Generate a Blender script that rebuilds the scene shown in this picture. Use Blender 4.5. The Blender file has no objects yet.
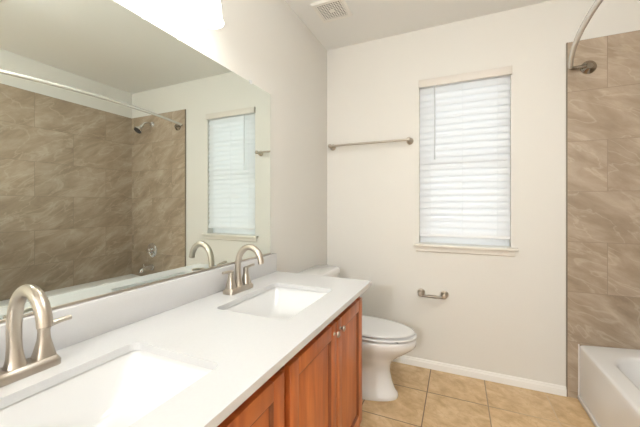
import bpy, bmesh, math, random
from math import pi, sin, cos, radians as R
from mathutils import Vector, Matrix

sc = bpy.context.scene
col = sc.collection

# ---------------------------------------------------------------- camera
D = 2.379            # y of the window wall
H = 2.481            # ceiling height
XR = 2.465           # wall behind the tub
YF = -3.40           # wall behind the camera
cam = bpy.data.cameras.new('camera')
cam_o = bpy.data.objects.new('camera', cam); col.objects.link(cam_o)
cam_o.location = (0.9976, 0.0, 1.181)
cam_o.rotation_euler = (R(90), 0, R(24.06))
cam.sensor_width = 36; cam.lens = 17.351; cam.shift_y = -0.01175
cam.clip_start = 0.02
sc.camera = cam_o

# ---------------------------------------------------------------- world, light, exposure
VANITY_W = 0.5       # watts of each vanity bulb
GLOW = 2.8           # emission of the frosted vanity shades
FILL_GLOBE = 195.0         # emission of the added fill globe behind the camera
FILL_DOME = 58.0           # emission of the added fill dome on the ceiling, out of view
SKY = 1.15
EXPOSURE = 0.10
sc.view_settings.view_transform = 'Standard'
sc.view_settings.look = 'None'
sc.view_settings.gamma = 1.0
sc.view_settings.use_curve_mapping = False
sc.view_settings.exposure = EXPOSURE
w = bpy.data.worlds.new('sky'); sc.world = w; w.use_nodes = True
wn = w.node_tree
sky = wn.nodes.new('ShaderNodeTexSky'); sky.sky_type = 'NISHITA'
sky.sun_disc = False; sky.sun_elevation = R(48); sky.sun_rotation = R(160)
sky.dust_density = 3.0; sky.air_density = 1.0; sky.ozone_density = 1.0
bg = wn.nodes['Background']; bg.inputs['Strength'].default_value = SKY
hs = wn.nodes.new('ShaderNodeHueSaturation'); hs.inputs['Saturation'].default_value = .35   # thin overcast
wn.links.new(sky.outputs['Color'], hs.inputs['Color']); wn.links.new(hs.outputs['Color'], bg.inputs['Color'])

# ---------------------------------------------------------------- materials
def lin(c):
    c = c/255.0
    return c/12.92 if c <= .04045 else ((c+.055)/1.055)**2.4
def rgb(r, g, b): return (lin(r), lin(g), lin(b), 1)

def mat(name, color, rough=.5, metal=0.0, bump=0.0, bump_scale=60, var=0.0, var_scale=8, spec=None, coat=0.0):
    m = bpy.data.materials.new(name); m.use_nodes = True
    nt = m.node_tree; p = nt.nodes['Principled BSDF']
    p.inputs['Base Color'].default_value = color
    p.inputs['Roughness'].default_value = rough
    p.inputs['Metallic'].default_value = metal
    if spec is not None: p.inputs['Specular IOR Level'].default_value = spec
    p.inputs['Coat Weight'].default_value = coat
    tc = nt.nodes.new('ShaderNodeTexCoord')
    if var:
        n = nt.nodes.new('ShaderNodeTexNoise'); n.inputs['Scale'].default_value = var_scale; n.inputs['Detail'].default_value = 5
        nt.links.new(tc.outputs['Object'], n.inputs['Vector'])
        mx = nt.nodes.new('ShaderNodeMix'); mx.data_type = 'RGBA'
        mx.inputs['A'].default_value = tuple(c*(1-var) for c in color[:3])+(1,)
        mx.inputs['B'].default_value = tuple(min(1, c*(1+var)) for c in color[:3])+(1,)
        nt.links.new(n.outputs['Fac'], mx.inputs['Factor']); nt.links.new(mx.outputs['Result'], p.inputs['Base Color'])
    if bump:
        n = nt.nodes.new('ShaderNodeTexNoise'); n.inputs['Scale'].default_value = bump_scale; n.inputs['Detail'].default_value = 3
        nt.links.new(tc.outputs['Object'], n.inputs['Vector'])
        b = nt.nodes.new('ShaderNodeBump'); b.inputs['Strength'].default_value = bump; b.inputs['Distance'].default_value = .002
        nt.links.new(n.outputs['Fac'], b.inputs['Height']); nt.links.new(b.outputs['Normal'], p.inputs['Normal'])
    return m

M = {}
M['paint'] = mat('beige_wall_paint', (.715, .695, .645, 1), .65, bump=.25, bump_scale=90)
M['ceil'] = mat('ceiling_paint', (.86, .86, .84, 1), .8, bump=.35, bump_scale=70)
M['trim'] = mat('white_trim_paint', (.84, .825, .79, 1), .35)
M['porcelain'] = mat('white_porcelain', (.74, .735, .72, 1), .12, coat=.3)
M['tub'] = mat('tub_acrylic', (.83, .82, .80, 1), .22)
M['quartz'] = mat('white_quartz', (.64, .635, .63, 1), .22, var=.03, var_scale=160)
M['nickel'] = mat('brushed_nickel', (.50, .45, .385, 1), .36, 1.0)
M['nickel_dark'] = mat('satin_nickel_knob', (.42, .375, .32, 1), .3, 1.0)
M['chrome'] = mat('polished_chrome', (.72, .72, .72, 1), .08, 1.0)
M['rod'] = mat('white_shower_rod', (.70, .67, .62, 1), .25, .4)
M['flange'] = mat('dark_aged_nickel', (.36, .32, .27, 1), .18, 1.0)
M['roller'] = mat('dark_nickel_roller', (.27, .24, .20, 1), .45, 1.0)
M['dark'] = mat('dark_void', (.03, .025, .02, 1), .8)
M['vent'] = mat('vent_plastic', (.88, .86, .81, 1), .5)
M['vinyl'] = mat('white_vinyl', (.85, .86, .87, 1), .35)
M['valance'] = mat('valance_cream', (.68, .635, .575, 1), .5)
M['sill'] = mat('cream_sill_paint', (.74, .705, .64, 1), .4)
M['rubber'] = mat('black_rubber', (.04, .04, .04, 1), .6)
M['strip'] = mat('tile_edge_strip', (.20, .165, .125, 1), .4, .3)
M['caulk'] = mat('caulk', (.75, .72, .68, 1), .5)
M['wand'] = mat('blind_wand_plastic', (.62, .62, .62, 1), .3)
M['outside_ground'] = mat('pale_gravel_ground', (.55, .52, .47, 1), .9, var=.2, var_scale=6)

def glow(name, color, strength):
    m = bpy.data.materials.new(name); m.use_nodes = True
    p = m.node_tree.nodes['Principled BSDF']
    p.inputs['Base Color'].default_value = (.9, .88, .84, 1)
    p.inputs['Emission Color'].default_value = color
    p.inputs['Emission Strength'].default_value = strength
    return m
M['shade'] = glow('lit_frosted_glass', (1, .98, .94, 1), GLOW)

def mirror_mat():
    m = bpy.data.materials.new('mirror_silver'); m.use_nodes = True
    nt = m.node_tree; p = nt.nodes['Principled BSDF']
    p.inputs['Base Color'].default_value = (.84, .90, .86, 1)
    p.inputs['Metallic'].default_value = 1; p.inputs['Roughness'].default_value = 0.0
    return m
M['mirror'] = mirror_mat()
M['mirror_edge'] = mat('mirror_glass_edge', (.45, .55, .47, 1), .1)

def slat_mat():
    m = bpy.data.materials.new('blind_slat_vinyl'); m.use_nodes = True
    nt = m.node_tree; p = nt.nodes['Principled BSDF']; out = nt.nodes['Material Output']
    p.inputs['Base Color'].default_value = (.93, .93, .92, 1); p.inputs['Roughness'].default_value = .4
    t = nt.nodes.new('ShaderNodeBsdfTranslucent'); t.inputs['Color'].default_value = (.85, .86, .88, 1)
    mx = nt.nodes.new('ShaderNodeMixShader'); mx.inputs['Fac'].default_value = .45
    nt.links.new(p.outputs[0], mx.inputs[1]); nt.links.new(t.outputs[0], mx.inputs[2]); nt.links.new(mx.outputs[0], out.inputs['Surface'])
    return m
M['slat'] = slat_mat()

def glass_mat():
    m = bpy.data.materials.new('window_glass'); m.use_nodes = True
    nt = m.node_tree; out = nt.nodes['Material Output']; nt.nodes.remove(nt.nodes['Principled BSDF'])
    t = nt.nodes.new('ShaderNodeBsdfTransparent'); t.inputs['Color'].default_value = (.93, .97, .96, 1)
    g = nt.nodes.new('ShaderNodeBsdfGlossy'); g.inputs['Roughness'].default_value = 0
    fr = nt.nodes.new('ShaderNodeFresnel'); fr.inputs['IOR'].default_value = 1.45
    mx = nt.nodes.new('ShaderNodeMixShader')
    nt.links.new(fr.outputs[0], mx.inputs['Fac']); nt.links.new(t.outputs[0], mx.inputs[1]); nt.links.new(g.outputs[0], mx.inputs[2])
    nt.links.new(mx.outputs[0], out.inputs['Surface'])
    return m
M['glass'] = glass_mat()

def ramp(nt, stops):
    r = nt.nodes.new('ShaderNodeValToRGB'); e = r.color_ramp.elements
    while len(e) < len(stops): e.new(.5)
    for el, (p, c) in zip(e, stops): el.position = p; el.color = c
    return r

def wood_mat():
    m = bpy.data.materials.new('red_alder_wood'); m.use_nodes = True
    nt = m.node_tree; p = nt.nodes['Principled BSDF']
    tc = nt.nodes.new('ShaderNodeTexCoord'); oi = nt.nodes.new('ShaderNodeObjectInfo')
    mp = nt.nodes.new('ShaderNodeMapping'); mp.inputs['Scale'].default_value = (14, 14, 1.6)
    add = nt.nodes.new('ShaderNodeVectorMath'); add.operation = 'MULTIPLY_ADD'
    add.inputs[1].default_value = (1, 1, 1)
    sc_ = nt.nodes.new('ShaderNodeVectorMath'); sc_.operation = 'SCALE'; sc_.inputs[0].default_value = (7, 9, 11)
    nt.links.new(oi.outputs['Random'], sc_.inputs['Scale'])
    nt.links.new(tc.outputs['Object'], add.inputs[0]); nt.links.new(sc_.outputs[0], add.inputs[2])
    nt.links.new(add.outputs[0], mp.inputs['Vector'])
    n = nt.nodes.new('ShaderNodeTexNoise'); n.inputs['Scale'].default_value = 1.6; n.inputs['Detail'].default_value = 6; n.inputs['Distortion'].default_value = .8
    nt.links.new(mp.outputs[0], n.inputs['Vector'])
    rp = ramp(nt, [(.25, (.34, .082, .023, 1)), (.5, (.49, .133, .034, 1)), (.75, (.62, .20, .055, 1))])
    nt.links.new(n.outputs['Fac'], rp.inputs[0])
    n2 = nt.nodes.new('ShaderNodeTexNoise'); n2.inputs['Scale'].default_value = 5; n2.inputs['Detail'].default_value = 2
    nt.links.new(add.outputs[0], n2.inputs['Vector'])
    rp2 = ramp(nt, [(.22, (.45, .38, .33, 1)), (.36, (1, 1, 1, 1))])
    nt.links.new(n2.outputs['Fac'], rp2.inputs[0])
    mx = nt.nodes.new('ShaderNodeMix'); mx.data_type = 'RGBA'; mx.blend_type = 'MULTIPLY'; mx.inputs['Factor'].default_value = .55
    nt.links.new(rp.outputs[0], mx.inputs['A']); nt.links.new(rp2.outputs[0], mx.inputs['B'])
    nt.links.new(mx.outputs['Result'], p.inputs['Base Color'])
    p.inputs['Roughness'].default_value = .33
    return m
M['wood'] = wood_mat()
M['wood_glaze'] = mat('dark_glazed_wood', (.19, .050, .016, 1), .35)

def stone_mat(name, ua, va, u0, v0, bw, bh, mortar, off, cols, grout, vein, rough, vs=(2.2, 6.0), ang=.5, wear=None):
    """tiles in a brick grid with marbled veins; ua/va: which object axis runs along / up the tiles"""
    m = bpy.data.materials.new(name); m.use_nodes = True
    nt = m.node_tree; L = nt.links.new; p = nt.nodes['Principled BSDF']
    tc = nt.nodes.new('ShaderNodeTexCoord'); sx = nt.nodes.new('ShaderNodeSeparateXYZ'); L(tc.outputs['Object'], sx.inputs[0])
    def shift(ax, o):
        a = nt.nodes.new('ShaderNodeMath'); a.operation = 'SUBTRACT'; a.inputs[1].default_value = o; L(sx.outputs[ax], a.inputs[0]); return a
    a, b = shift(ua, u0), shift(va, v0)
    cb = nt.nodes.new('ShaderNodeCombineXYZ'); L(a.outputs[0], cb.inputs[0]); L(b.outputs[0], cb.inputs[1])
    br = nt.nodes.new('ShaderNodeTexBrick'); L(cb.outputs[0], br.inputs['Vector'])
    br.offset = off; br.offset_frequency = 2; br.squash = 1.0; br.squash_frequency = 1
    br.inputs['Scale'].default_value = 1; br.inputs['Brick Width'].default_value = bw; br.inputs['Row Height'].default_value = bh
    br.inputs['Mortar Size'].default_value = mortar; br.inputs['Mortar Smooth'].default_value = .1; br.inputs['Bias'].default_value = 0
    br.inputs['Color1'].default_value = (0, 0, 0, 1); br.inputs['Color2'].default_value = (1, 1, 1, 1)
    # every tile has its own stretch of stone
    off_ = nt.nodes.new('ShaderNodeVectorMath'); off_.operation = 'SCALE'; off_.inputs['Scale'].default_value = 13.7
    L(br.outputs['Color'], off_.inputs[0])
    v = nt.nodes.new('ShaderNodeVectorMath'); v.operation = 'ADD'; L(cb.outputs[0], v.inputs[0]); L(off_.outputs[0], v.inputs[1])
    rot = nt.nodes.new('ShaderNodeMapping'); rot.vector_type = 'POINT'; rot.inputs['Rotation'].default_value = (0, 0, ang); L(v.outputs[0], rot.inputs[0])
    mp = nt.nodes.new('ShaderNodeMapping'); mp.inputs['Scale'].default_value = (vs[0], vs[1], 1); L(rot.outputs[0], mp.inputs[0])
    n = nt.nodes.new('ShaderNodeTexNoise'); n.inputs['Scale'].default_value = 1.5; n.inputs['Detail'].default_value = 7
    n.inputs['Roughness'].default_value = .66; n.inputs['Distortion'].default_value = .35; L(mp.outputs[0], n.inputs['Vector'])
    rp = ramp(nt, [(.30, cols[0]), (.46, cols[1]), (.55, cols[2]), (.70, cols[3])]); L(n.outputs['Fac'], rp.inputs[0])
    n2 = nt.nodes.new('ShaderNodeTexNoise'); n2.inputs['Scale'].default_value = 1.1; n2.inputs['Detail'].default_value = 4
    n2.inputs['Distortion'].default_value = .9; L(mp.outputs[0], n2.inputs['Vector'])
    ab = nt.nodes.new('ShaderNodeMath'); ab.operation = 'SUBTRACT'; ab.inputs[1].default_value = .5; L(n2.outputs['Fac'], ab.inputs[0])
    ab2 = nt.nodes.new('ShaderNodeMath'); ab2.operation = 'ABSOLUTE'; L(ab.outputs[0], ab2.inputs[0])
    vr = ramp(nt, [(0, (1, 1, 1, 1)), (.022, (0, 0, 0, 1))]); L(ab2.outputs[0], vr.inputs[0])
    vf = nt.nodes.new('ShaderNodeMath'); vf.operation = 'MULTIPLY'; vf.inputs[1].default_value = .38; L(vr.outputs[0], vf.inputs[0])
    m1 = nt.nodes.new('ShaderNodeMix'); m1.data_type = 'RGBA'; L(vf.outputs[0], m1.inputs['Factor']); L(rp.outputs[0], m1.inputs['A']); m1.inputs['B'].default_value = vein
    # tile to tile tone
    tn = ramp(nt, [(0, (.96, .96, .96, 1)), (1, (1.0, 1.0, 1.0, 1))]); L(br.outputs['Color'], tn.inputs[0])
    m2 = nt.nodes.new('ShaderNodeMix'); m2.data_type = 'RGBA'; m2.blend_type = 'MULTIPLY'; m2.inputs['Factor'].default_value = 1
    L(m1.outputs['Result'], m2.inputs['A']); L(tn.outputs[0], m2.inputs['B'])
    m3 = nt.nodes.new('ShaderNodeMix'); m3.data_type = 'RGBA'; L(br.outputs['Fac'], m3.inputs['Factor']); L(m2.outputs['Result'], m3.inputs['A']); m3.inputs['B'].default_value = grout
    if wear:      # the joints are worn pale towards one side of the room
        mr_ = nt.nodes.new('ShaderNodeMapRange'); mr_.inputs['From Min'].default_value = wear[0]; mr_.inputs['From Max'].default_value = wear[1]
        L(sx.outputs[0], mr_.inputs['Value']); g = nt.nodes.new('ShaderNodeMix'); g.data_type = 'RGBA'
        L(mr_.outputs[0], g.inputs['Factor']); g.inputs['A'].default_value = grout; g.inputs['B'].default_value = wear[2]
        L(g.outputs['Result'], m3.inputs['B'])
    L(m3.outputs['Result'], p.inputs['Base Color'])
    inv = nt.nodes.new('ShaderNodeMath'); inv.operation = 'SUBTRACT'; inv.inputs[0].default_value = 1; L(br.outputs['Fac'], inv.inputs[1])
    bp = nt.nodes.new('ShaderNodeBump'); bp.inputs['Strength'].default_value = .5; bp.inputs['Distance'].default_value = .0015
    L(inv.outputs[0], bp.inputs['Height']); L(bp.outputs[0], p.inputs['Normal'])
    p.inputs['Roughness'].default_value = rough
    return m
ZT = 2.193
taupe = [(.275, .210, .148, 1), (.36, .28, .200, 1), (.41, .325, .24, 1), (.50, .41, .315, 1)]
M['tile_back'] = stone_mat('taupe_marbled_tile', 0, 2, 1.81-.305, ZT-7*.308, .61, .308, .0016, .5, taupe, (.27, .21, .155, 1), (.60, .51, .40, 1), .38)
M['tile_right'] = stone_mat('taupe_marbled_tile_long_wall', 1, 2, 1.472-.305, ZT-7*.308, .61, .308, .0016, .5, taupe, (.27, .21, .155, 1), (.60, .51, .40, 1), .38, ang=-.5)
sand = [(.50, .315, .15, 1), (.63, .43, .225, 1), (.70, .50, .28, 1), (.79, .60, .37, 1)]
M['floor'] = stone_mat('tan_ceramic_floor_tile', 0, 1, 1.162-4*.342, 2.067-8*.342, .342, .342, .0030, 0, sand, (.17, .11, .065, 1), (.50, .31, .15, 1), .34, vs=(6, 8), wear=(1.0, 1.5, (.60, .45, .28, 1)))

# ---------------------------------------------------------------- mesh helpers
def link(name, me, parent=None):
    o = bpy.data.objects.new(name, me); col.objects.link(o)
    if parent: o.parent = parent
    return o
def fin(name, bm, m, parent=None, smooth=True, ang=35, loc=None):
    bmesh.ops.remove_doubles(bm, verts=bm.verts, dist=1e-6)
    bmesh.ops.recalc_face_normals(bm, faces=bm.faces)
    me = bpy.data.meshes.new(name); bm.to_mesh(me); bm.free()
    me.materials.append(m)
    if smooth:
        for f in me.polygons: f.use_smooth = True
        try: me.set_sharp_from_angle(angle=R(ang))
        except Exception: pass
    o = link(name, me, parent)
    if loc: o.location = loc
    return o
def tag(o, label, cat, group=None, kind=None):
    o['label'] = label; o['category'] = cat
    if group: o['group'] = group
    if kind: o['kind'] = kind
    return o
def thing(name, loc, label, cat, group=None, rz=0):
    o = bpy.data.objects.new(name, None); col.objects.link(o); o.location = loc; o.rotation_euler.z = rz
    o.empty_display_size = .05
    return tag(o, label, cat, group)
def copy_tree(o, parent=None):
    c = o.copy(); col.objects.link(c)
    if parent: c.parent = parent
    for ch in list(o.children): copy_tree(ch, c)
    return c
def merge(bm, b2, mtx=None):
    if mtx is not None: b2.transform(mtx)
    me = bpy.data.meshes.new('tmp'); b2.to_mesh(me); b2.free(); bm.from_mesh(me); bpy.data.meshes.remove(me)
    return bm
def box(lo, hi, bev=0, seg=2, bm=None, mtx=None):
    b = bmesh.new()
    bmesh.ops.create_cube(b, size=1)
    for v in b.verts:
        v.co = Vector([lo[i] + (v.co[i]+.5)*(hi[i]-lo[i]) for i in range(3)])
    if bev: bmesh.ops.bevel(b, geom=list(b.edges), offset=bev, segments=seg, profile=.5, affect='EDGES')
    if bm is None:
        if mtx is not None: b.transform(mtx)
        return b
    return merge(bm, b, mtx)
def loft(rings, bm=None, cap0=True, cap1=True, closed=True):
    bm = bm or bmesh.new(); vs = [[bm.verts.new(p) for p in r] for r in rings]
    n = len(rings[0])
    for a, b in zip(vs, vs[1:]):
        for i in range(n if closed else n-1):
            j = (i+1) % n
            bm.faces.new((a[i], a[j], b[j], b[i]))
    if cap0: bm.faces.new(list(reversed(vs[0])))
    if cap1: bm.faces.new(vs[-1])
    return bm
def lathe(prof, n=24, bm=None, mtx=None):
    """prof: (radius, height) pairs about local z"""
    b = bmesh.new()
    rings = [[(r*cos(2*pi*k/n), r*sin(2*pi*k/n), z) for k in range(n)] for r, z in prof]
    loft(rings, b)
    if bm is None:
        if mtx is not None: b.transform(mtx)
        return b
    return merge(bm, b, mtx)
def spline(pts, n):
    """Catmull-Rom through pts"""
    P = [Vector(p) for p in pts]; P = [P[0]*2-P[1]] + P + [P[-1]*2-P[-2]]
    out = []
    for i in range(1, len(P)-2):
        for k in range(n):
            t = k/n; a, b, c, d = P[i-1:i+3]
            out.append(.5*((2*b)+(c-a)*t+(2*a-5*b+4*c-d)*t*t+(3*b-a-3*c+d)*t**3))
    out.append(P[-2]); return out
def tube(path, rad, n=16, bm=None, flat=None, caps=True):
    """swept round section; rad is a number or a list along the path; flat=(a,b) scales the section axes"""
    path = [Vector(p) for p in path]; N = len(path)
    rad = [rad]*N if not isinstance(rad, (list, tuple)) else rad
    T = [(path[min(i+1, N-1)]-path[max(i-1, 0)]).normalized() for i in range(N)]
    u = T[0].orthogonal().normalized()
    ref = Vector((0, 1, 0)) if abs(T[0].y) < .9 else Vector((1, 0, 0))
    u = (ref - T[0]*ref.dot(T[0])).normalized()
    rings = []
    for i in range(N):
        u = (u - T[i]*u.dot(T[i])).normalized(); v = T[i].cross(u)
        fa, fb = flat[i] if flat else (1, 1)
        rings.append([path[i] + (u*cos(2*pi*k/n)*fa + v*sin(2*pi*k/n)*fb)*rad[i] for k in range(n)])
    b = bmesh.new(); loft(rings, b, caps, caps)
    return b if bm is None else merge(bm, b)
def rrect(cx, cy, w_, h_, r, z=0, n=6):
    pts = []
    for qx, qy, a0 in ((1, 1, 0), (-1, 1, pi/2), (-1, -1, pi), (1, -1, 3*pi/2)):
        for k in range(n+1):
            a = a0 + pi/2*k/n
            pts.append((cx+qx*(w_/2-r)+r*cos(a), cy+qy*(h_/2-r)+r*sin(a), z))
    return pts
def plate(outer, holes, z0, z1):
    """flat slab with openings: loops are lists of (x, y)"""
    bm = bmesh.new(); loops = []; edges = []
    for lp in [outer]+holes:
        vs = [bm.verts.new((p[0], p[1], z1)) for p in lp]
        edges += [bm.edges.new((vs[i], vs[(i+1) % len(vs)])) for i in range(len(vs))]; loops.append(vs)
    bmesh.ops.triangle_fill(bm, use_beauty=True, use_dissolve=False, edges=edges)
    top = list(bm.faces); low = {}
    for lp in loops:
        for v in lp: low[v] = bm.verts.new((v.co.x, v.co.y, z0))
    for f in top: bm.faces.new([low[v] for v in reversed(f.verts)])
    for lp in loops:
        for i in range(len(lp)):
            a, b = lp[i], lp[(i+1) % len(lp)]
            bm.faces.new((a, b, low[b], low[a]))
    return bm
def extrude_profile(prof, ax, a0, a1):
    """prof: closed 2D loop of the other two axes, swept along ax"""
    def P(t, q): return (t, q[0], q[1]) if ax == 'x' else (q[0], t, q[1])
    return loft([[P(a0, q) for q in prof], [P(a1, q) for q in prof]])
RX = Matrix.Rotation

# ---------------------------------------------------------------- the setting
def structure(o, label, cat='wall'):
    return tag(o, label, cat, kind='structure')
WT = .14
structure(fin('floor', box((-WT, YF-WT, -.12), (XR+WT, D+WT, 0)), M['floor'], smooth=False), 'tan square ceramic tile floor with dark grout', 'floor')
structure(fin('ceiling', box((-WT, YF-WT, H), (XR+WT, D+WT, H+.12)), M['ceil'], smooth=False), 'plain beige painted ceiling', 'ceiling')
structure(fin('wall_left', box((-WT, YF-WT, 0), (0, D+WT, H)), M['paint'], smooth=False), 'beige wall behind the mirror and vanity', 'wall')
structure(fin('wall_front', box((0, YF-WT, 0), (XR, YF, H)), M['paint'], smooth=False), 'beige wall opposite the window', 'wall')
wr = structure(fin('wall_right', box((XR, YF-WT, 0), (XR+WT, D+WT, H)), M['paint'], smooth=False), 'beige wall along the bathtub', 'wall')
WL, WR_, WB, WTOP = .7385, 1.319, .906, 2.095
bm = plate([(0, 0), (XR, 0), (XR, H), (0, H)], [[(WL, WB), (WR_, WB), (WR_, WTOP), (WL, WTOP)]], 0, WT)
bm.transform(Matrix(((1, 0, 0, 0), (0, 0, 1, D), (0, 1, 0, 0), (0, 0, 0, 1))))
wb = structure(fin('wall_back', bm, M['paint'], smooth=False), 'beige wall with the window, towel bar and paper holder', 'wall')
# unseen alcove end wall, lowered so that light reaches the tub tile
XT, XTUB = 1.619, 1.676
YTUB = D-1.524
structure(fin('wall_alcove', box((XT, YTUB-.12, 0), (XR, YTUB, 1.10)), M['paint'], smooth=False), 'beige unseen half wall at the near end of the bathtub, lowered to let light in', 'wall')
# tile cladding
TH = .009
o = fin('tile_surround', box((XT, D-TH, 0), (XR-TH, D, ZT)), M['tile_back'], wb, smooth=False); o['kind'] = 'structure'
o = fin('tile_edge_strip', box((XT-.006, D-TH-.002, 0), (XT, D, ZT)), M['strip'], wb, smooth=False); o['kind'] = 'structure'
o = fin('tile_surround', box((XR-TH, YTUB, 0), (XR, D, ZT)), M['tile_right'], wr, smooth=False); o['kind'] = 'structure'

# baseboards
def bb_prof(d0, s):
    pts = [(0, 0), (.014, 0), (.014, .040), (.012, .043), (.010, .045), (.009, .052), (.006, .057), (0, .058)]
    return [(d0+s*p[0], p[1]) for p in pts]
structure(fin('baseboard_back', extrude_profile(bb_prof(D, -1), 'x', .0, XT-.006), M['trim'], ang=20), 'white baseboard under the window wall', 'baseboard')
pr = [(.014*0+p[0], p[1]) for p in bb_prof(0, 1)]
structure(fin('baseboard_left', extrude_profile(pr, 'y', 1.50, D-.014), M['trim'], ang=20), 'white baseboard behind the toilet', 'baseboard')

# window: frame, two sashes, glass, sill
win = bpy.data.objects.new('window_1', None); col.objects.link(win); win.location = (0, 0, 0)
structure(win, 'white single hung window behind the blind', 'window')
def ring_frame(x0, x1, z0, z1, wd, y0, y1):
    b = plate([(x0, z0), (x1, z0), (x1, z1), (x0, z1)], [[(x0+wd, z0+wd), (x1-wd, z0+wd), (x1-wd, z1-wd), (x0+wd, z1-wd)]], y0, y1)
    b.transform(Matrix(((1, 0, 0, 0), (0, 0, 1, 0), (0, 1, 0, 0), (0, 0, 0, 1)))); return b
fin('window_frame', ring_frame(WL, WR_, WB, WTOP, .018, D+.075, D+.135), M['vinyl'], win, smooth=False)
zm = (WB+WTOP)/2
fin('sash', ring_frame(WL+.018, WR_-.018, WB+.018, zm+.02, .026, D+.082, D+.102), M['vinyl'], win, smooth=False)
fin('sash', ring_frame(WL+.018, WR_-.018, zm-.006, WTOP-.018, .026, D+.104, D+.124), M['vinyl'], win, smooth=False)
fin('pane', box((WL+.044, D+.090, WB+.044), (WR_-.044, D+.094, zm-.006)), M['glass'], win, smooth=False)
fin('pane', box((WL+.044, D+.112, zm+.02), (WR_-.044, D+.116, WTOP-.044)), M['glass'], win, smooth=False)
sill = bpy.data.objects.new('trim_1', None); col.objects.link(sill)
structure(sill, 'cream painted window sill with apron', 'window sill')
b = box((.700, D-.040, WB-.020), (1.360, D-.0003, WB), .005)
box((WL+.0005, D-.005, WB-.018), (WR_-.0005, D+.0745, WB+.0005), bm=b)
fin('sill_board', b, M['sill'], sill)
ap = [(D-.0003, WB-.020), (D-.016, WB-.020), (D-.016, WB-.052), (D-.010, WB-.058), (D-.0003, WB-.060)]
fin('sill_apron', extrude_profile(ap, 'x', .716, 1.340), M['sill'], sill, ang=20)

# ground seen between the slats
structure(fin('ground', box((-12, D+WT, -.35), (14, D+25, -.15)), M['outside_ground'], smooth=False), 'pale ground outside the window', 'ground')

# ---------------------------------------------------------------- window blind
bl = thing('window_blind', (0, D+.026, 0), 'white horizontal slat blind hanging in the window', 'blind')
X0, X1 = WL+.002, WR_-.002
b = box((X0, -.022, 2.050), (X1, .030, 2.092), .002); fin('headrail', b, M['vinyl'], bl)
b = box((WL-.004, -.044, 2.048), (WR_+.006, -.038, 2.103), .0015)
box((WL-.004, -.044, 2.048), (WL+.000, -.0265, 2.103), bm=b); box((WR_+.002, -.044, 2.048), (WR_+.006, -.0265, 2.103), bm=b)
fin('valance', b, M['valance'], bl)
PITCH, TILT = .0463, R(72)
def slat_bm():
    n = 6; top = []
    for i in range(n+1):
        t = -1+2*i/n; top.append((t*.0285, .003*(1-t*t)))
    prof = top + [(a, c-.0028) for a, c in reversed(top)]
    prof = [(a*cos(TILT)-c*sin(TILT)*-1, a*sin(TILT)+c*cos(TILT)) for a, c in prof]
    return loft([[(x, a, c) for a, c in prof] for x in (X0, X1)])
n_sl = 23
first = None
for k in range(n_sl):
    z = 2.026-PITCH*k
    if first is None: first = fin('slat', slat_bm(), M['slat'], bl, ang=60); s = first
    else: s = first.copy(); col.objects.link(s); s.parent = bl
    s.location = (0, -.008, z)
zb = 2.026-PITCH*n_sl + .008
fin('bottom_rail', box((X0, -.020, zb-.012), (X1, .010, zb+.012), .004), M['vinyl'], bl)
for fx in (.13, .5, .87):
    x = X0+(X1-X0)*fx
    b = tube([(x, -.0205, 2.05), (x, -.0205, zb)], .0009, 6); tube([(x, .0075, 2.05), (x, .0075, zb)], .0009, 6, bm=b)
    fin('ladder_cord', b, M['vinyl'], bl)
b = tube([(.847, -.049, 2.047), (.847, -.050, 1.53)], .0042, 8); lathe([(.0055, 0), (.0055, .03)], 8, b, Matrix.Translation((.847, -.050, 1.515)))
fin('tilt_wand', b, M['wand'], bl)

# ---------------------------------------------------------------- bathtub
tub = thing('bathtub', (0, 0, 0), 'white alcove bathtub with straight apron beside the tiled wall', 'bathtub')
g = .003
tx0, tx1, ty0, ty1 = XTUB, XR-TH-g, YTUB+g, D-TH-g
tcx, tcy, tw, tl = (tx0+tx1)/2, (ty0+ty1)/2, tx1-tx0, ty1-ty0
SL = .085
def up(ring): return [(x, y, z+max(0, x-tx0)*SL) for x, y, z in ring]
N = 8
rings = [rrect(tcx, tcy, tw, tl, .006, 0, N), rrect(tcx, tcy, tw, tl, .006, .30, N)]
for i in range(5):
    a = pi/2*i/4; ins = .014*(1-cos(a))
    rings.append(up(rrect(tcx, tcy, tw-2*ins, tl-2*ins, .006+.01*i/4, .322+.014*sin(a), N)))
bcx, bw_, bl_ = tx0+.085+.275, .55, tl-.25
bcy = tcy-.01
for i in range(6):
    a = pi/2*i/5; ins = .022*sin(a)
    rings.append(up(rrect(bcx, bcy, bw_-2*ins+.03, bl_-2*ins+.03, .13, .336-.024*(1-cos(a)), N)))
for fz, ins, rr in ((.22, .045, .125), (.12, .062, .12), (.075, .085, .11), (.055, .13, .09), (.05, .18, .06)):
    rings.append(rrect(bcx, bcy, bw_-2*ins, bl_-2*ins*1.25, rr, fz, N))
fin('tub_shell', loft(rings), M['tub'], tub, ang=50)
fin('caulk_bead', box((tx0-.006, D-TH-.006, .001), (tx0+.001, D-TH-.0003, .336), .002), M['caulk'], tub)
fin('apron_skirt', box((tx0-.010, ty0+.01, .001), (tx0+.002, ty1-.002, .028), .005), M['tub'], tub)
fin('drain', lathe([(0, 0), (.03, 0), (.034, .003), (.03, .004), (0, .004)], 20, None, Matrix.Translation((bcx, bcy+bl_/2-.30, .0505))), M['chrome'], tub)
fin('overflow_plate', lathe([(0, 0), (.036, 0), (.036, .005), (.03, .010), (0, .011)], 24, None, Matrix.Translation((bcx, bcy+bl_/2-.062, .225)) @ RX(R(80), 4, 'X')), M['chrome'], tub)

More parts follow.
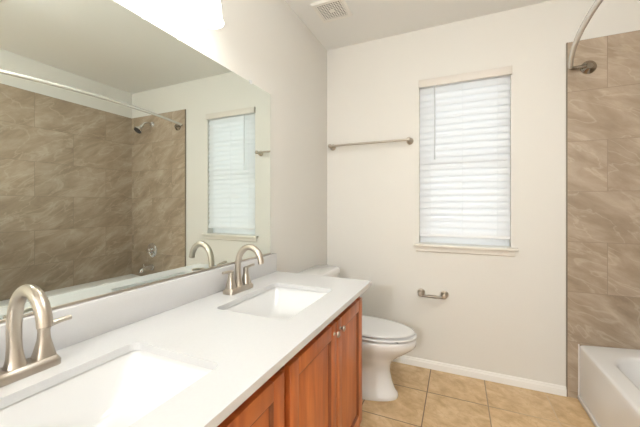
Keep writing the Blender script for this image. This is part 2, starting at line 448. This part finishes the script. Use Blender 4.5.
# ---------------------------------------------------------------- shower fittings (on the tiled end wall)
FX = 2.115; YW = D-TH
rod = thing('shower_curtain_rod', (0, 0, 2.02), 'white curved shower curtain rod bowing out over the bathtub', 'curtain rod')
ym = (YTUB+D)/2
pts = []
for k in range(25):
    t = -1+2*k/24
    pts.append((1.525+.095*abs(t)**2.0, ym+t*.70, 0))
fin('rod', tube(pts, .0125, 14), M['rod'], rod)
s, yw = 1, YW
e = pts[-1]
b = tube(spline([e, (e[0]+.012, e[1]+.020, -.001), (1.700, yw-.024, 0), (1.717, yw-.004, 0)], 5), .010, 12)
lathe([(0, 0), (.040, 0), (.040, .006), (.034, .013), (.022, .022), (.016, .032), (0, .032)], 24, b, Matrix.Translation((1.720, yw, 0)) @ RX(R(90), 4, 'X'))
fin('end_flange', b, M['flange'], rod)
e = pts[0]; zc_ = H-2.02
b = tube([e, (e[0], e[1], zc_-.001)], .010, 12)
lathe([(0, zc_-.0005), (.034, zc_-.0005), (.034, zc_-.008), (.016, zc_-.024), (0, zc_-.024)], 24, b, Matrix.Translation((e[0], e[1], 0)))
fin('ceiling_support', b, M['nickel'], rod)
sh = thing('shower_fixture', (FX, YW, 2.085), 'chrome shower head on bent arm high on the tiled end wall', 'shower head')
fin('wall_flange', lathe([(0, 0), (.032, 0), (.030, .006), (.016, .012), (0, .012)], 24, None, RX(R(90), 4, 'X')), M['chrome'], sh)
fin('shower_arm', tube(spline([(0, 0, 0), (0, -.05, .008), (0, -.095, -.010), (0, -.122, -.045)], 6), .0095, 12), M['chrome'], sh)
fin('spray_head', lathe([(0, .01), (.014, .01), (.017, -.006), (.014, -.02), (.022, -.036), (.042, -.062), (.044, -.074), (.040, -.077), (0, -.077)], 28, None, Matrix.Translation((0, -.122, -.045)) @ RX(R(-40), 4, 'X')), M['chrome'], sh)
fin('spray_face', lathe([(0, -.0768), (.038, -.0768), (.037, -.080), (0, -.081)], 28, None, Matrix.Translation((0, -.122, -.045)) @ RX(R(-40), 4, 'X')), M['rubber'], sh)
vl = thing('shower_valve', (FX, YW, .689), 'chrome round shower valve with lever below the shower head', 'shower valve')
fin('escutcheon', lathe([(0, 0), (.078, 0), (.078, .004), (.066, .012), (.040, .018), (0, .018)], 32, None, RX(R(90), 4, 'X')), M['chrome'], vl)
b = lathe([(0, .015), (.028, .015), (.030, .022), (.026, .050), (.020, .056), (0, .056)], 24, None, RX(R(90), 4, 'X'))
tube([(0, -.045, 0), (-.02, -.050, -.02), (-.05, -.055, -.055)], [.010, .009, .007], 12, b)
fin('valve_handle', b, M['chrome'], vl)
sp = tube(spline([(0, 0, 0), (0, -.05, .002), (0, -.10, -.003), (0, -.128, -.016), (0, -.132, -.035)], 5), [.026]*6+[.025]*5+[.024]*5+[.021]*4+[.018], 16)
lathe([(0, 0), (.033, 0), (.031, .008), (.022, .012), (0, .012)], 24, sp, RX(R(90), 4, 'X'))
lathe([(.005, .0), (.005, .02), (.008, .024), (.006, .032), (0, .032)], 12, sp, Matrix.Translation((0, -.10, .018)))
tag(fin('tub_spout', sp, M['chrome'], loc=(FX, YW, .500)), 'chrome tub spout under the shower valve', 'tub spout')

# ---------------------------------------------------------------- vanity
VY0, VY1, VX = -.05, 1.508, .545
CT0, CT1 = .776, .797      # counter
CX1, CY0, CY1 = .594, -.085, 1.554
van = thing('vanity_cabinet', (.28, .74, 0), 'reddish brown wooden vanity cabinet with four doors under white counter', 'cabinet')
def W(b): b.transform(Matrix.Translation((-.28, -.74, 0))); return b
b = box((.003, VY1-.018, .0005), (VX, VY1, CT0-.0005)); box((.003, VY0, .0005), (VX, VY0+.018, CT0-.0005), bm=b)
box((.003, VY0+.018, .085), (VX-.02, VY1-.018, .103), bm=b); box((.003, VY0+.018, .103), (.009, VY1-.018, CT0-.0005), bm=b)
box((.50, VY0+.018, .0005), (.515, VY1-.018, .085), bm=b)
fin('carcass', W(b), M['wood'], van, smooth=False)
# face frame
b = box((VX-.02, VY0, .105), (VX, VY0+.03, CT0-.0005)); 
box((VX-.02, VY1-.028, .0005), (VX+.0005, VY1, CT0-.0005), bm=b); box((VX-.02, .720, .105), (VX, .775, CT0-.0005), bm=b)
box((VX-.02, VY0, CT0-.055), (VX, VY1, CT0-.0008), bm=b); box((VX-.02, VY0, .088), (VX, VY1, .135), bm=b)
fin('face_frame', W(b), M['wood'], van, smooth=False)
def door_bm(y0, y1, z0, z1, x0, th=.019, fw=.052):
    b = bmesh.new()
    for lo, hi in (((x0, y0, z0), (x0+th, y0+fw, z1)), ((x0, y1-fw, z0), (x0+th, y1, z1)),
                   ((x0, y0+fw, z0), (x0+th, y1-fw, z0+fw)), ((x0, y0+fw, z1-fw), (x0+th, y1-fw, z1))):
        box(lo, hi, .0022, 2, b)
    return b
def door_inset(y0, y1, z0, z1, x0, th=.019, fw=.052):
    def ring(ins, x): return [(x, y0+fw+ins, z0+fw+ins), (x, y1-fw-ins, z0+fw+ins), (x, y1-fw-ins, z1-fw-ins), (x, y0+fw+ins, z1-fw-ins)]
    bead = loft([ring(-.001, x0+.002), ring(-.001, x0+th-.0012), ring(.003, x0+th-.0018), ring(.007, x0+th-.009), ring(.010, x0+th-.011), ring(.010, x0+.002)], cap0=False, cap1=False)
    panel = loft([ring(.0095, x0+.003), ring(.0095, x0+th-.0105), ring(.012, x0+th-.0100), ring(.020, x0+th-.0085)])
    return bead, panel
def knob(par, y, z, x):
    fin('knob', lathe([(0, 0), (.007, 0), (.0065, .003), (.0045, .007), (.005, .010), (.0105, .013), (.0122, .017), (.011, .021), (.006, .0235), (0, .024)], 20, None, Matrix.Translation((x-.28, y-.74, z)) @ RX(R(90), 4, 'Y')), M['nickel_dark'], par)
DZ0, DZ1, DX = .120, .728, VX+.0006
for y0, y1, ky in ((1.136, 1.483, 1.136+.029), (.764, 1.130, 1.130-.029), (.360, .731, .360+.029), (-.02, .354, .354-.029)):
    d = fin('door', W(door_bm(y0, y1, DZ0, DZ1, DX)), M['wood'], van, ang=25)
    bead, panel = door_inset(y0, y1, DZ0, DZ1, DX)
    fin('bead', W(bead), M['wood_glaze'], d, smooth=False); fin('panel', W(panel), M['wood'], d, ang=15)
    knob(d, ky, DZ1-.037, DX+.019)

# countertop with two openings
S2 = (.165, .474, .896, 1.325); S1 = (.165, .474, .158, .587)
def hole(s, n=5, r=.022): return [(p[0], p[1]) for p in rrect((s[0]+s[1])/2, (s[2]+s[3])/2, s[1]-s[0], s[3]-s[2], r, 0, n)]
outer = [(.0005, CY0), (CX1, CY0), (CX1, CY1-.008), (CX1-.003, CY1-.003), (CX1-.008, CY1), (.0005, CY1)]
ct = fin('countertop', plate(outer, [hole(S1), hole(S2)], CT0, CT1), M['quartz'], smooth=False)
tag(ct, 'white quartz countertop with two sink openings on the wooden vanity', 'countertop')
tag(fin('backsplash', box((.0005, CY0, CT1), (.026, CY1, .902), .002), M['quartz']), 'low white quartz backsplash along the wall below the mirror', 'backsplash')

# sinks
def sink_bm(s):
    cx, cy, a, c = (s[0]+s[1])/2, (s[2]+s[3])/2, s[1]-s[0], s[3]-s[2]
    zt = CT0-.0006
    rg = [rrect(cx, cy, a+.05, c+.05, .03, zt, 5), rrect(cx, cy, a+.012, c+.012, .026, zt, 5), rrect(cx, cy, a+.004, c+.004, .025, zt-.006, 5),
          rrect(cx-.004, cy, a-.03, c-.05, .04, zt-.055, 5), rrect(cx-.006, cy, a-.07, c-.12, .045, zt-.105, 5), rrect(cx-.008, cy, a-.10, c-.17, .05, zt-.122, 5), rrect(cx-.01, cy, .06, .06, .029, zt-.130, 5)]
    dn = [rrect(cx, cy, .06+.0, .06, .029, zt-.142, 5), rrect(cx-.006, cy, a-.05, c-.10, .05, zt-.130, 5), rrect(cx, cy, a+.03, c+.02, .03, zt-.03, 5), rrect(cx, cy, a+.05, c+.05, .03, zt-.012, 5)]
    b = loft(list(reversed(dn))[:0] or rg + dn + [rg[0]], cap0=False, cap1=False); return b, cx, cy, zt
def make_sink(s, label):
    b, cx, cy, zt = sink_bm(s); b.transform(Matrix.Translation((-cx, -cy, 0)))
    t = thing('sink', (cx, cy, 0), label, 'sink', 'undermount sinks')
    fin('basin', b, M['porcelain'], t, ang=50)
    fin('drain', lathe([(0, 0), (.022, 0), (.024, .002), (.020, .004), (.012, .003), (0, .006)], 20, None, Matrix.Translation((-.01, 0, zt-.1302))), M['nickel'], t)
    return t
s2 = make_sink(S2, 'white rectangular undermount sink nearer the window and the toilet')
s1 = copy_tree(s2); s1.location.y = (S1[2]+S1[3])/2
s1['label'] = 'white rectangular undermount sink farther from the toilet, mostly cut off by the picture edge'

# faucets
def make_faucet(loc, label):
    t = thing('faucet', loc, label, 'faucet', 'brushed nickel centerset faucets')
    rg = [rrect(0, 0, .056, .158, .012, .0003, 4), rrect(0, 0, .056, .158, .012, .012, 4), rrect(0, 0, .053, .155, .011, .015, 4), rrect(0, 0, .046, .148, .010, .022, 4), rrect(0, 0, .042, .144, .010, .0235, 4)]
    fin('base_plate', loft(rg), M['nickel'], t, ang=30)
    path = spline([(0, 0, .017), (-.001, 0, .04), (-.004, 0, .085), (-.002, 0, .130), (.010, 0, .168), (.036, 0, .194), (.068, 0, .200), (.098, 0, .186), (.116, 0, .160), (.123, 0, .132)], 5)
    n = len(path); rad = []
    for i in range(n):
        u = i/(n-1); rad.append(.0135 + .0105*max(0, 1-u/.20)**1.6 + .0006*u)
    fin('spout', tube(path, rad, 20), M['nickel'], t, ang=50)
    e = path[-1]; d = (path[-1]-path[-3]).normalized()
    fin('aerator', tube([e-d*.001, e+d*.003], .0105, 16), M['nickel_dark'], t)
    for s in (-1, 1):
        h = fin('handle', loft([rrect(0, s*.053, 2*a, 2*a, a*k, z, 4) for a, z, k in ((.0215, .018, .5), (.0205, .024, .5), (.0165, .042, .6), (.0125, .064, .8), (.0115, .082, .9), (.0122, .090, .9), (.0110, .096, .9), (.006, .099, .9))]), M['nickel'], t, ang=40)
        lp = spline([(0, s*.046, .092), (.001, s*.066, .096), (.003, s*.088, .099), (.004, s*.108, .100)], 4)
        fl = [(1, 1)]*len(lp)
        b = tube(lp, [.0080, .0078, .0074, .0070, .0068, .0066, .0064, .0063, .0062, .0061, .006, .006, .006], 14)
        fin('lever', b, M['nickel'], h)
    return t
f2 = make_faucet((.088, 1.130, CT1), 'brushed nickel two handle faucet behind the sink nearer the window')
f1 = copy_tree(f2); f1.location.y = .354
f1['label'] = 'brushed nickel two handle faucet behind the sink farther from the toilet, the larger looking one'

# mirror
mr = thing('mirror', (.001, .7, .903), 'large frameless wall mirror above the vanity backsplash', 'mirror')
MY0, MY1, MZ1 = -.08, 1.517, 1.830
fin('mirror_glass', box((.0, MY0-.7, 0), (.005, MY1-.7, MZ1-.903), .0008, 1), M['mirror'], mr, smooth=False)
fin('bottom_channel', box((.0, MY0-.7, -.0005), (.008, MY1-.7, .0075), .001, 1), M['nickel'], mr, smooth=False)
for y in (.2, 1.33):
    fin('mirror_clip', box((.0, y-.7-.009, MZ1-.903-.008), (.009, y-.7+.009, MZ1-.903+.010), .002), M['wand'], mr)

# vanity light
vlx = thing('vanity_light', (0, .795, 2.100), 'lit three shade vanity light on the wall above the mirror', 'wall light')
fin('wall_plate', box((.0005, -.24, -.03), (.022, .24, .03), .006), M['nickel'], vlx)
for k in (-1, 0, 1):
    y = k*.160
    a = tube(spline([(.02, y, 0), (.05, y, .012), (.078, y, .008), (.085, y, -.02)], 4), .007, 10)
    lathe([(0, -.052), (.021, -.052), (.021, -.022), (.012, -.012), (0, -.012)], 16, a, Matrix.Translation((.085, y, 0)))
    fin('lamp_arm', a, M['nickel'], vlx)
    prof = [(.020, -.048), (.030, -.056), (.040, -.078), (.044, -.110), (.046, -.145), (.050, -.168), (.055, -.174), (.053, -.175), (.047, -.168), (.043, -.144), (.041, -.110), (.037, -.080), (.028, -.060), (.018, -.052)]
    n = 28; rings = [[(r*cos(2*pi*i/n), r*sin(2*pi*i/n), z) for i in range(n)] for r, z in prof]
    b = loft(rings+[rings[0]], cap0=False, cap1=False); b.transform(Matrix.Translation((.085, y, 0)))
    fin('glass_shade', b, M['shade'], vlx, ang=60)
    fin('bulb', lathe([(0, -.060), (.012, -.060), (.013, -.075), (.026, -.100), (.029, -.118), (.024, -.136), (.012, -.146), (0, -.148)], 18, None, Matrix.Translation((.085, y, 0))), M['shade'], vlx)
    ld = bpy.data.lights.new('bulb_light', 'POINT'); ld.energy = VANITY_W; ld.color = (1, .98, .94); ld.shadow_soft_size = .03
    lo = bpy.data.objects.new('bulb_light', ld); col.objects.link(lo); lo.parent = vlx; lo.location = (.085, y, -.185)

# main fill light: unseen globe added behind the camera
cl = thing('fill_lamp', (.75, -2.2, H), 'added round fill globe on a stem behind the viewpoint', 'fill light')
fin('fill_lamp_base', lathe([(0, -.0003), (.075, -.0003), (.075, -.018), (.05, -.03), (.02, -.034), (.008, -.04), (.008, -.50), (.045, -.505), (.045, -.53), (0, -.53)], 32), M['nickel'], cl)
fin('fill_globe', lathe([(.13*sin(pi*k/20), -.65+.13*cos(pi*k/20)) for k in range(21)], 32), glow('fill_globe_glass', (.99, 1, 1.02, 1), FILL_GLOBE), cl)

dm = thing('fill_lamp', (1.15, .70, H), 'added flush fill dome in the middle of the ceiling', 'ceiling light')  # second fill light, added out of view to brighten the room
fin('fill_lamp_base', lathe([(0, -.0003), (.165, -.0003), (.165, -.02), (.155, -.026), (0, -.026)], 40), M['nickel'], dm)
fin('fill_dome', lathe([(.154, -.0262), (.150, -.05), (.125, -.08), (.085, -.10), (.04, -.108), (0, -.109)], 40), glow('fill_dome_glass', (.97, 1, 1, 1), FILL_DOME), dm)

# ---------------------------------------------------------------- wall fittings
tb = thing('towel_bar', (0, D, 1.665), 'long brushed nickel towel bar on the wall left of the window', 'towel bar')
for x in (.055, .672):
    b = lathe([(0, 0), (.024, 0), (.026, .004), (.025, .009), (.017, .014), (.0105, .022), (.0105, .052), (.0135, .060), (.0165, .068), (.0150, .078), (.008, .083), (0, .083)], 24, None, Matrix.Translation((x, -.0003, 0)) @ RX(R(90), 4, 'X'))
    fin('post', b, M['nickel'], tb)
fin('bar', tube([(.050, -.066, 0), (.677, -.066, 0)], .0085, 16), M['nickel'], tb)
tp = thing('toilet_paper_holder', (0, D, .549), 'brushed nickel toilet paper holder without roll under the window', 'paper holder')
for x in (.752, .912):
    b = lathe([(0, 0), (.024, 0), (.0265, .005), (.025, .010), (.016, .016), (.0115, .026), (.0125, .05), (.0165, .060), (.0165, .070), (.010, .076), (0, .077)], 24, None, Matrix.Translation((x, -.0003, 0)) @ RX(R(90), 4, 'X'))
    fin('post', b, M['nickel'], tp)
b = tube([(.752, -.062, -.010), (.80, -.062, -.010), (.801, -.062, -.010), (.864, -.062, -.010), (.865, -.062, -.010), (.912, -.062, -.010)], [.0090, .0090, .0112, .0112, .0090, .0090], 14)
fin('spring_roller', b, M['roller'], tp)

# exhaust fan grille in the ceiling
vt = thing('ceiling_vent', (.240, 1.893, H), 'square white exhaust fan grille in the ceiling near the window wall', 'vent')
a = .107
b = plate([(-a, -a), (a, -a), (a, a), (-a, a)], [[(-.086, -.086), (.086, -.086), (.086, .086), (-.086, .086)]], -.014, -.0003)
bmesh.ops.bevel(b, geom=[e for e in b.edges if all(v.co.z < -.01 for v in e.verts) and all(abs(v.co.x) > .1 or abs(v.co.y) > .1 for v in e.verts) and e.calc_length() > .15], offset=.005, segments=2, affect='EDGES')
fin('frame', b, M['vent'], vt)
b = bmesh.new()
for k in range(-5, 6):
    box((-.087, k*.0158-.0030, -.0125), (.087, k*.0158+.0030, -.0105), bm=b); box((k*.0158-.0030, -.087, -.0120), (k*.0158+.0030, .087, -.0100), bm=b)
fin('grille', b, M['vent'], vt, smooth=False)
fin('backing', box((-.0855, -.0855, -.002), (.0855, .0855, -.0004)), M['dark'], vt, smooth=False)
fin('center_boss', lathe([(0, -.010), (.015, -.010), (.015, -.015), (.011, -.017), (0, -.017)], 20), M['vent'], vt)

# ---------------------------------------------------------------- toilet
TY = 1.93
to = thing('toilet', (0, TY, 0), 'white toilet with closed lid between the vanity and the window wall', 'toilet')
def egg(cx, back, front, hw, z, n=40, pw=2.25):
    pts = []
    for k in range(n):
        a = 2*pi*k/n; c, s = cos(a), sin(a)
        rx = front if c > 0 else back
        p = pw if c < 0 else 2.0
        pts.append((cx+math.copysign(abs(c)**(2/p), c)*rx, math.copysign(abs(s)**(2/p), s)*hw, z*.965))
    return pts
prof = [(.0005, .36, .225, .300, .112), (.012, .36, .225, .303, .115), (.028, .36, .225, .300, .113), (.045, .36, .22, .285, .104), (.10, .365, .215, .260, .094), (.16, .375, .21, .238, .089), (.20, .385, .21, .230, .089),
        (.235, .395, .213, .236, .097), (.27, .41, .22, .260, .117), (.30, .425, .23, .288, .139), (.325, .437, .235, .309, .155), (.348, .445, .235, .322, .166), (.368, .445, .235, .325, .169), (.386, .445, .235, .324, .168), (.392, .445, .232, .318, .163)]
fin('bowl', loft([egg(c, b_, f_, h_, z) for z, c, b_, f_, h_ in prof]), M['porcelain'], to, ang=60)
fin('seat', loft([egg(.447, .215, .327-q, .170-q, z) for z, q in ((.4025, .006), (.405, .0), (.4115, .0), (.4155, .006))]), M['porcelain'], to, ang=60)
for s in (-1, 1):
    fin('seat_bumper', box((.66, s*.09-.01, .378), (.68, s*.09+.01, .3888)), M['rubber'], to)
fin('lid', loft([egg(.442, .215, .319-q, .164-q, z) for z, q in ((.4260, .006), (.4275, .0), (.432, .001), (.4355, .010), (.437, .03), (.4380, .08))]), M['porcelain'], to, ang=60)
for s in (-1, 1):
    fin('hinge', box((.222, s*.065-.010, .378), (.245, s*.065+.010, .421), .004), M['porcelain'], to)
fin('tank', loft([rrect(.110, 0, .145+d, .385+d, .04, z, 6) for z, d in ((.380, -.02), (.392, 0), (.55, .025), (.690, .04))]), M['porcelain'], to, ang=50)
fin('tank_lid', loft([rrect(.110, 0, .200+d, .462+d, .045, z, 6) for z, d in ((.6905, -.012), (.695, 0), (.722, 0), (.731, -.010), (.735, -.035))]), M['porcelain'], to, ang=50)
b = lathe([(0, 0), (.014, 0), (.014, .006), (.009, .010), (.009, .018), (0, .018)], 16, None, Matrix.Translation((.2025, -.155, .645)) @ RX(R(90), 4, 'Y'))
tube([(.217, -.155, .645), (.221, -.12, .640), (.221, -.085, .634)], [.008, .007, .0065], 10, b)
fin('flush_lever', b, M['chrome'], to)
for s in (-1, 1):
    fin('bolt_cap', lathe([(0, 0), (.012, 0), (.011, .012), (.006, .017), (0, .018)], 14, None, Matrix.Translation((.30, s*.125, .0004))), M['porcelain'], to)
b = lathe([(0, 0), (.022, 0), (.020, .006), (.008, .010), (.008, .035), (0, .035)], 16, None, Matrix.Translation((.0003, -.235, .17)) @ RX(R(90), 4, 'Y'))
tube(spline([(.035, -.235, .17), (.045, -.235, .22), (.05, -.245, .31), (.05, -.235, .385)], 6), .005, 8, b)
tag(fin('water_supply_valve', b, M['chrome'], loc=(0, TY, 0)), 'chrome supply valve and hose on the wall below the toilet tank', 'valve')
